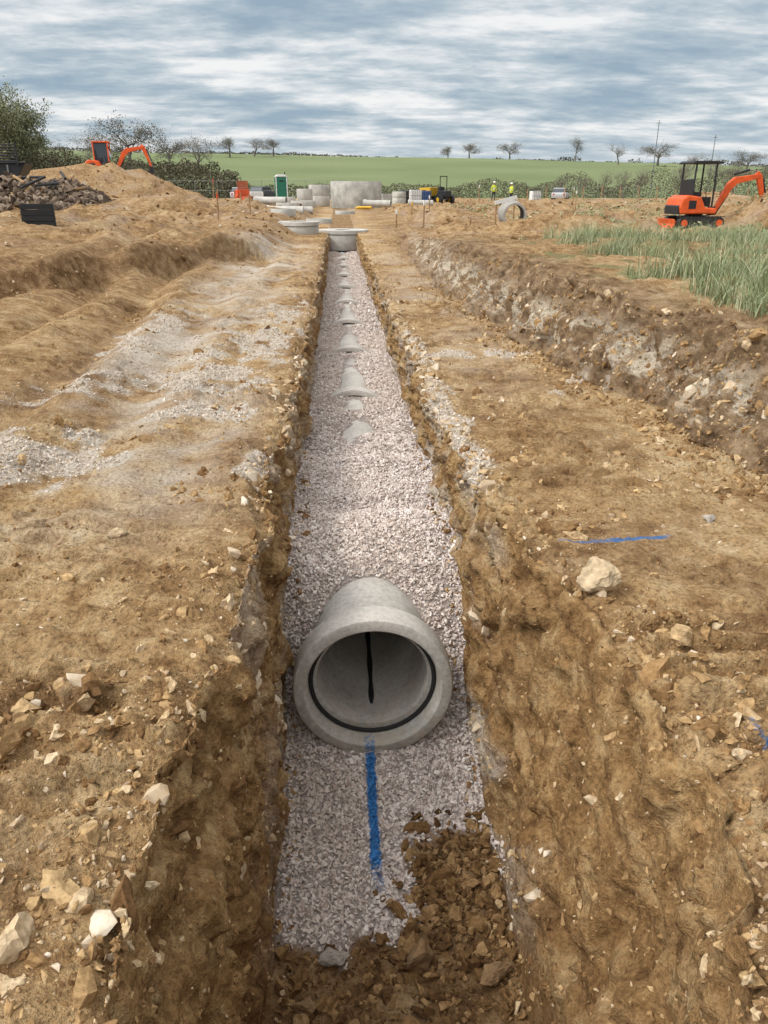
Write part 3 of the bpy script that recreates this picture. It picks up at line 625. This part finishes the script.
for i in range(16):
    a=random.uniform(-.5,.5);b=random.uniform(0,3.1);L_=random.uniform(.5,1.2);cx0,cy0=random.uniform(-2.4,2.6),random.uniform(-.8,.8)
    z0=gz(-14.3+cx0,38+cy0)-gz(-14.3,38)-.1
    tube(r,'log',(cx0-L_*math.cos(b),cy0-L_*math.sin(b)*.4,z0-a*.4),(cx0+L_*math.cos(b),cy0+L_*math.sin(b)*.4,z0+a*.4+.2),.06,random.choice([wood,blk,dk]),seg=7)
r=root('black_crate',at(-8.05,22.3),.3,.72)
for z_ in(.1,.3,.5,.7):
    for s_ in(-.5,.5):box(r,'slat_x',(1.1,.03,.17),(0,s_,z_),blk,bev=.004);box(r,'slat_y',(.03,.94,.17),(s_*1.1,0,z_),blk,bev=.004)
for a in(-.52,.52):
    for b in(-.47,.47):box(r,'corner_post',(.06,.06,.8),(a,b,.4),blk,bev=.004)
r=root('black_drain_cover',at(7.6,20.8,.05),.2);lathe(r,'frame',[(.0001,0),(.36,0),(.34,.10),(.27,.13),(.0001,.13)],blk,'z',40,closed=False)
for i in(-.15,0,.15):box(r,'lug',(.04,.3,.03),(i,0,.142),blk,bev=.003)
r=root('site_fence',at(34,96))
for i in range(22):
    x_=-12+i*2.2;z_=gz(34+x_,96)-gz(34,96);tube(r,'fence_post',(x_,0,z_-.2),(x_,0,z_+1.4),.06,wood,seg=6)
for h in(.5,.95,1.3):tube(r,'wire',(-12,0,h),(34,0,h),.015,gry,seg=4)
r=root('mesh_fence',at(-30,92))
for i in range(14):
    x_=i*2.4;tube(r,'panel_post',(x_,0,-.3),(x_,0,2.0),.03,gry,seg=6)
    for j in range(8):tube(r,'panel_wire',(x_+.3*j,0,.1),(x_+.3*j,0,1.95),.008,gry,seg=3)
for h in(.1,1.,1.95):tube(r,'panel_rail',(0,0,h),(31,0,h),.02,gry,seg=4)
for i,(x_,y_,h) in enumerate([(63,165,12.5),(77,170,10)]):
    r=root('telegraph_pole' if i==0 else 'telegraph_pole.%03d'%i,at(x_,y_));tube(r,'pole',(0,0,0),(0,0,h),.12,gry,.07,8)
    tube(r,'crossarm',(-.5,0,h-.5),(.5,0,h-.5),.05,gry,seg=6)
    for s_ in(-.4,0,.4):tube(r,'insulator',(s_,0,h-.45),(s_,0,h-.25),.05,wht,seg=6)
# ---------------------------------------------------------------- people
skinm=simple('skin',(.45,.26,.18),.6,.1,10);hiv=simple('hi_vis',(.62,.72,.05),.7,.1,10);trou=simple('dark_trousers',(.03,.035,.05),.9,.2,10)
def person(n,loc,rz,armup):
    r=root(n,loc,rz)
    V=[(0,0,.95),(0,0,1.15),(0,0,1.38),(0,0,1.50),(0,-.01,1.58),
       (.19,0,1.42),(.25,.0,1.15),(.24,-.12 if not armup else -.25,.93 if not armup else 1.1),(-.19,0,1.42),(-.26,.02,1.15),(-.26,-.05,.90),
       (.10,0,.90),(.12,-.03,.50),(.13,.03,.09),(.13,-.12,.04),(-.10,0,.90),(-.14,.02,.50),(-.15,.08,.09),(-.15,-.07,.04)]
    Rr=[.14,.13,.15,.06,.055,.07,.05,.033,.07,.05,.033,.09,.065,.05,.04,.09,.065,.05,.04]
    E=[(0,1),(1,2),(2,3),(3,4),(2,5),(5,6),(6,7),(2,8),(8,9),(9,10),(0,11),(11,12),(12,13),(13,14),(0,15),(15,16),(16,17),(17,18)]
    for hi in(7,10):
        hx,hy,hz=V[hi];sg=1 if hx>0 else -1
        b=len(V);V.append((hx,hy-.02,hz-.06));Rr.append(.03);E.append((hi,b))
        for kf,(dx,ln) in enumerate([(-.024,.075),(-.008,.085),(.008,.08),(.024,.06)]):
            V.append((hx,hy-.02+dx,hz-.06-ln));Rr.append(.009);E.append((b,len(V)-1))
        V.append((hx-sg*.02,hy-.06,hz-.08));Rr.append(.01);E.append((b,len(V)-1))
    me=bpy.data.meshes.new('body');me.from_pydata(V,E,[]);o=bpy.data.objects.new('body',me);S.collection.objects.link(o);o.parent=r
    md=o.modifiers.new('s','SKIN');md.use_smooth_shade=True
    for i,sv in enumerate(me.skin_vertices[0].data):sv.radius=(Rr[i],Rr[i]*.85);sv.use_root=(i==0)
    o.modifiers.new('ss','SUBSURF').levels=1
    dg=bpy.context.evaluated_depsgraph_get();m2=bpy.data.meshes.new_from_object(o.evaluated_get(dg));o.modifiers.clear();o.data=m2
    m2.materials.clear()
    for mm in(hiv,trou,skinm):m2.materials.append(mm)
    for p_ in m2.polygons:
        c=p_.center;p_.material_index=2 if (c.z>1.5 or (abs(c.x)>.2 and c.z<(.93 if not armup else 1.0) and c.z>.6)) else (0 if c.z>.93 else 1)
    bm=bmesh.new();bmesh.ops.create_uvsphere(bm,u_segments=20,v_segments=14,radius=.11)
    for v in bm.verts:
        v.co.z*=1.15;v.co.x*=.85
        if v.co.y<-.09 and abs(v.co.x)<.03 and -.04<v.co.z<.02:v.co.y-=.025
    fin(bm,'head',skinm,r,0,True,(0,-.01,1.68))
    for s_ in(-.035,.035):box(r,'eye',(.018,.01,.01),(s_,-.105,1.69),blk,bev=0)
    for s_ in(-.095,.095):box(r,'ear',(.015,.03,.05),(s_,0,1.67),skinm,bev=.005)
    box(r,'mouth',(.045,.01,.008),(0,-.105,1.625),ora,bev=0)
    bm=bmesh.new();bmesh.ops.create_uvsphere(bm,u_segments=20,v_segments=12,radius=.135)
    for v in bm.verts:
        if v.co.z<0:v.co.z=0
    fin(bm,'hard_hat',wht,r,0,True,(0,-.01,1.71));prism(r,'hat_peak',[(-.08,1.705),(.08,1.705),(.08,1.72),(-.08,1.72)],.12,-.16,wht,0)
    for z_ in(1.08,1.2):lathe(r,'reflective_band',[(.155,z_),(.165,z_),(.165,z_+.05),(.155,z_+.05)],wht,'z',20)
    return r
person('worker',at(15.0,80),.4,False);person('worker.001',at(16.5,79),-1.1,True)
# ---------------------------------------------------------------- vegetation
bark=simple('bark',(.16,.135,.115),.95,.3,4);leafA=M('spring_leaf',.8,.2);leafA.col(leafA.ramp(leafA.island(),[(0,(.14,.15,.085)),(1,(.30,.31,.18))]))
leafB=M('twig_bud',.9,.1);leafB.col(leafB.ramp(leafB.island(),[(0,(.12,.11,.09)),(1,(.24,.22,.18))]))  # grey-brown buds, lightened to paint in haze on far trees
hedm=M('hedge_leaf',.85,.1);hedm.col(hedm.ramp(hedm.island(),[(0,(.06,.055,.035)),(.5,(.11,.10,.065)),(1,(.18,.16,.11))]))
def treemesh(nm,seed,leaf,nl,droop=0.,ls=.16):
    rr=random.Random(seed);V=[];F=[];tips=[]
    def seg(p,q,r0,r1,n):
        d=(q-p).normalized();a=d.orthogonal().normalized();b=d.cross(a);o_=len(V)
        for pp,r_ in((p,r0),(q,r1)):
            for i in range(n):
                t_=2*math.pi*i/n;V.append(pp+a*(r_*math.cos(t_))+b*(r_*math.sin(t_)))
        for i in range(n):F.append((o_+i,o_+(i+1)%n,o_+n+(i+1)%n,o_+n+i))
    def br(p,d,L,r,dep):
        n=3 if dep<4 else 2;pp=p
        for i in range(n):
            d2=(d+Vector((rr.gauss(0,.14),rr.gauss(0,.14),rr.gauss(.03,.1)-droop*(dep>1)))).normalized();q=pp+d2*(L/n)
            seg(pp,q,r*(1-.5*i/n),r*(1-.5*(i+1)/n),6 if dep<2 else 3)
            pp=q;d=d2
            if dep<5 and (dep>0 or i>0):
                for _ in range(2 if dep<2 else rr.choice((1,2))):
                    a=Vector((rr.gauss(0,1),rr.gauss(0,1),rr.gauss(.25,.5))).normalized()
                    br(pp,(d*.55+a*.75).normalized(),L*rr.uniform(.5,.78),r*.5*(1-.2*i),dep+1)
        tips.append(pp)
    br(Vector((0,0,0)),Vector((0,0,1)),.42,.028,0)
    V=np.array([v[:] for v in V]);mz=V[:,2].max();V/=mz
    ob=bpy.data.meshes.new(nm)
    T=np.array([t_[:] for t_ in tips])/mz;r2=np.random.default_rng(seed)
    c=T[r2.integers(0,len(T),nl)]+r2.normal(size=(nl,3))*.03
    u=r2.normal(size=(nl,3));u/=np.linalg.norm(u,axis=1)[:,None];w=np.cross(u,r2.normal(size=(nl,3)));w/=np.linalg.norm(w,axis=1)[:,None]
    s_=(r2.uniform(.5,1,(nl,1))*ls*.1)
    LV=np.stack([c-u*s_,c+w*s_*.6,c+u*s_,c-w*s_*.6],1).reshape(-1,3);o_=len(V)
    LF=[(o_+4*i,o_+4*i+1,o_+4*i+2,o_+4*i+3) for i in range(nl)]
    ob.from_pydata(np.concatenate([V,LV]).tolist(),[],F+LF);ob.materials.append(bark);ob.materials.append(leaf.m)
    mi=np.zeros(len(F)+len(LF),np.int32);mi[len(F):]=1;ob.polygons.foreach_set('material_index',mi);return ob
tm=[treemesh('tree_mesh_bare',11,leafB,1200,0,.12),treemesh('tree_mesh_bare2',12,leafB,1800,0,.13),treemesh('tree_mesh_willow',13,leafA,12000,.03,.15),treemesh('tree_mesh_oak',15,leafB,2600,0,.16)]
def tree(n,u,D_,h,k_,sx=1.2,dz=-.2,rz=None):
    a=(u-384)/769;x_=D_*(.9205*a+.056)-.13;y_=D_*(1-.05*a)
    o_=bpy.data.objects.new(n,tm[k_]);S.collection.objects.link(o_);o_.location=(x_,y_,gz(x_,y_)+dz);o_.scale=(h*sx,h*sx,h);o_.rotation_euler=(0,0,random.random()*6);return o_
for i,a in enumerate([(0,112,14.8,2,.85),(19,118,14.6,2,.75),(-24,108,13,2,.9),(38,125,10.5,2,.75),(107,200,12,1,1.3),(133,195,14.5,3,1.1),(172,220,9.5,3,1.3),(197,215,11,1,1.1),(60,150,10,0,.9),(232,300,7,3,1.6),(256,310,7,1,1.8),(275,320,7,3,1.5),(447,385,7,3,1.3),(468,380,8,3,1.5),(508,385,9,3,1.4),(573,330,10,1,.95),(616,300,8,0,1.1),(655,290,8,3,1.8),(690,260,6,0,1.5),(744,230,7,3,1.5),(762,160,6,0,1.3),(715,120,6.5,0,.7),(640,110,4.5,0,.8),(605,112,4,0,.8),(684,115,5.5,1,.9),(735,100,5,1,.9),(560,110,3.6,0,.8),(585,108,3.4,1,.8),(625,104,4.2,1,.7)]):
    tree('willow_tree' if a[3]==2 else 'bare_tree',*a)
def leafmass(n,pts,size,mat):
    m_=len(pts);u=rng.normal(size=(m_,3));u/=np.linalg.norm(u,axis=1)[:,None];w=np.cross(u,rng.normal(size=(m_,3)));w/=np.linalg.norm(w,axis=1)[:,None]
    s_=size*rng.uniform(.5,1.2,(m_,1));V=np.stack([pts-u*s_,pts+w*s_*.6,pts+u*s_,pts-w*s_*.6],1).reshape(-1,3)
    return add_tri_mesh(n,V,np.arange(4*m_).reshape(-1,4),mat,False,True)
def hedge(n,x0,x1,y0,dep,hf,cnt,size,mat=hedm.m):
    xs=rng.uniform(x0,x1,cnt);yy=y0+rng.normal(0,dep,cnt)
    gx=np.linspace(x0,x1,60);gzv=np.array([gz(v,y0) for v in gx]);zz=np.interp(xs,gx,gzv)
    hh_=hf(xs)*(1+.6*fbm(xs,xs*0,xs*0,6,4,int(y0)));t_=rng.random(cnt)**.9
    leafmass(n,np.stack([xs,yy,zz-.2+hh_*t_*np.clip(1-.25*((yy-y0)/dep/2)**2,.3,1)],-1),size,mat)
hedge('hedgerow',-62,-14,118,2.2,lambda x_:np.interp(x_,[-62,-30,-14],[7.,5.6,3.2]),34000,.17)
hedge('hedgerow.001',-16,110,116,1.2,lambda x_:np.interp(x_,[-16,10,40,70],[1.9,1.9,2.8,4.2]),50000,.11)
hedge('hedgerow.002',-170,230,392,2.5,lambda x_:np.full_like(x_,1.6)+1.6*(gn(x_*.03,x_*0,x_*0,9)>.12),12000,.45)
hedge('hedgerow.003',-150,-30,215,2.,lambda x_:np.full_like(x_,3.4),9000,.35)
grm=M('grass_blade',.7,.2);grm.col(grm.ramp(grm.island(),[(0,(.15,.18,.08)),(.5,(.26,.31,.16)),(.8,(.37,.41,.25)),(1,(.54,.48,.32))]))
bx=(xb+wb)[:-1,None]
TF=np.zeros_like(cy);TF[:kk]=ss(.0,.35,fbm(cx_[:kk],cy[:kk],cx_[:kk]*0,1.1,3,181))
w=(csec==6)*(cy>4.5)*(cy<17)*(cx_<cy*.6+1.4)*ss(-.05,.6,cx_-bx-1.6*ss(8.,10,cy))*(TF+.5*(cx_>3)*(cy<8))
tp,tn=sample(950,w)
B_=[]
for c in tp:
    m_=int(rng.integers(12,44));hgt=rng.uniform(.12,.46);sp_=rng.uniform(.03,.09)
    B_.append(np.concatenate([c[None]+rng.normal(size=(m_,3))*[sp_,sp_,0.],np.full((m_,1),hgt)],1))
B_=np.concatenate(B_);m_=len(B_);az=rng.uniform(0,2*np.pi,m_);le=B_[:,3]*rng.uniform(.4,1.2,m_);ben=rng.uniform(.1,1.0,m_);w_=rng.uniform(.003,.006,m_)
dirv=np.stack([np.cos(az),np.sin(az),az*0],-1);sd=np.stack([-np.sin(az),np.cos(az),az*0],-1);base=B_[:,:3]-[0,0,.02]
lv=[]
for t_ in(0,.4,.75,1.):
    ctr=base+dirv*(ben*le*t_**1.8)[:,None]+np.array([0,0,1.])*(le*(t_-.35*ben*t_*t_))[:,None];ww=(w_*(1-t_*.9))[:,None]
    lv+= [ctr-sd*ww,ctr+sd*ww]
V=np.stack(lv,1).reshape(-1,3);b0=(np.arange(m_)*8)[:,None]
F=np.concatenate([b0+np.array([[0,1,3,2]]),b0+np.array([[2,3,5,4]]),b0+np.array([[4,5,7,6]])],0)
add_tri_mesh('grass',V,F,grm.m,False,True)
w=(csec==6)*(cy>14)*(cy<60)*(cx_>7)*(cx_<cy*.6+2)*ss(0.1,.4,fbm(cx_,cy,cx_*0,3,2,191))
tp,tn=sample(5000,w);leafmass('weeds',tp+np.array([0,0,1])*rng.uniform(0,.18,(len(tp),1)),.07,grm.m)
# ---------------------------------------------------------------- world
SUN=Vector((-.62,-.28,.80)).normalized()
W=bpy.data.worlds.new('World');S.world=W;W.use_nodes=True;nt=W.node_tree;nd=nt.nodes;lk=nt.links
bg=nd['Background'];bg.inputs[1].default_value=.1
sky=nd.new('ShaderNodeTexSky');sky.sky_type='NISHITA';sky.sun_disc=False;sky.sun_elevation=math.asin(SUN.z);sky.sun_rotation=math.atan2(SUN.x,SUN.y)%(2*math.pi)
tc=nd.new('ShaderNodeTexCoord');sx=nd.new('ShaderNodeSeparateXYZ');lk.new(tc.outputs['Generated'],sx.inputs[0])
def mt(op,a,b=0,cl=False):
    n=nd.new('ShaderNodeMath');n.operation=op;n.use_clamp=cl
    for i,v in enumerate((a,b)):
        if hasattr(v,'is_output'):lk.new(v,n.inputs[i])
        else:n.inputs[i].default_value=v
    return n.outputs[0]
zz=mt('ADD',mt('MAXIMUM',sx.outputs[2],0),.13)
cb=nd.new('ShaderNodeCombineXYZ');lk.new(mt('DIVIDE',sx.outputs[0],zz),cb.inputs[0]);lk.new(mt('MULTIPLY',mt('DIVIDE',sx.outputs[1],zz),1.5),cb.inputs[1])
def wn(sc,det,ro,dist=0):
    n=nd.new('ShaderNodeTexNoise');lk.new(cb.outputs[0],n.inputs['Vector']);n.inputs['Scale'].default_value=sc;n.inputs['Detail'].default_value=det;n.inputs['Roughness'].default_value=ro;n.inputs['Distortion'].default_value=dist;return n.outputs['Fac']
nb=wn(1.15,8,.60,.15);nb2=wn(4.2,7,.62,.1)
cf=mt('ADD',mt('MULTIPLY',nb,.74),mt('MULTIPLY',nb2,.26))
rp=nd.new('ShaderNodeValToRGB');lk.new(cf,rp.inputs[0]);e=rp.color_ramp.elements
e[0].position=.38;e[0].color=(.35,.47,.58,1);e[1].position=.60;e[1].color=(1.,1.,1.,1)
q=e.new(.45);q.color=(.47,.57,.65,1);q=e.new(.50);q.color=(.61,.69,.75,1);q=e.new(.55);q.color=(.82,.86,.89,1)
zr=nd.new('ShaderNodeMapRange');lk.new(sx.outputs[2],zr.inputs[0]);zr.inputs[1].default_value=.18;zr.inputs[2].default_value=.65;zr.inputs[3].default_value=9.2;zr.inputs[4].default_value=13.5
hz=nd.new('ShaderNodeMapRange');lk.new(sx.outputs[2],hz.inputs[0]);hz.inputs[1].default_value=.0;hz.inputs[2].default_value=.06;hz.inputs[3].default_value=.5;hz.inputs[4].default_value=0.
mh=nd.new('ShaderNodeMixRGB');lk.new(hz.outputs[0],mh.inputs[0]);lk.new(rp.outputs[0],mh.inputs[1]);mh.inputs[2].default_value=(.70,.77,.82,1)
wz=nd.new('ShaderNodeMapRange');lk.new(sx.outputs[2],wz.inputs[0]);wz.inputs[1].default_value=.2;wz.inputs[2].default_value=.6;wz.inputs[3].default_value=0.;wz.inputs[4].default_value=.75
mw_=nd.new('ShaderNodeMixRGB');lk.new(wz.outputs[0],mw_.inputs[0]);lk.new(mh.outputs[0],mw_.inputs[1]);mw_.inputs[2].default_value=(.80,.775,.745,1)
# thin cloud glows brighter around the veiled sun
dt=nd.new('ShaderNodeVectorMath');dt.operation='DOT_PRODUCT';lk.new(tc.outputs['Generated'],dt.inputs[0]);dt.inputs[1].default_value=SUN
glow=mt('MULTIPLY',mt('POWER',mt('MAXIMUM',dt.outputs['Value'],0.),7.),3.6)
scl=mt('MULTIPLY',zr.outputs[0],mt('ADD',glow,1.))
vs=nd.new('ShaderNodeVectorMath');vs.operation='SCALE';lk.new(mw_.outputs[0],vs.inputs[0]);lk.new(scl,vs.inputs['Scale'])
mx=nd.new('ShaderNodeMixRGB');mx.inputs[0].default_value=.95;lk.new(sky.outputs[0],mx.inputs[1]);lk.new(vs.outputs[0],mx.inputs[2]);lk.new(mx.outputs[0],bg.inputs[0])
sl=bpy.data.lights.new('sun','SUN');sl.energy=1.5;sl.angle=math.radians(10);sl.color=(1,.94,.85);so=bpy.data.objects.new('sun',sl);S.collection.objects.link(so)
so.rotation_euler=SUN.to_track_quat('Z','Y').to_euler();so.location=(-20,-10,30)
# ---------------------------------------------------------------- camera
cd=bpy.data.cameras.new('camera');cd.sensor_fit='VERTICAL';cd.sensor_height=36;cd.lens=27.04;cd.clip_start=.05;cd.clip_end=4000
co=bpy.data.objects.new('camera',cd);S.collection.objects.link(co);co.location=(-.13,0,1.6);co.rotation_euler=(math.radians(67),0,math.radians(-3.2));S.camera=co
print('verts',R*C,R,C,time.time()-T0)
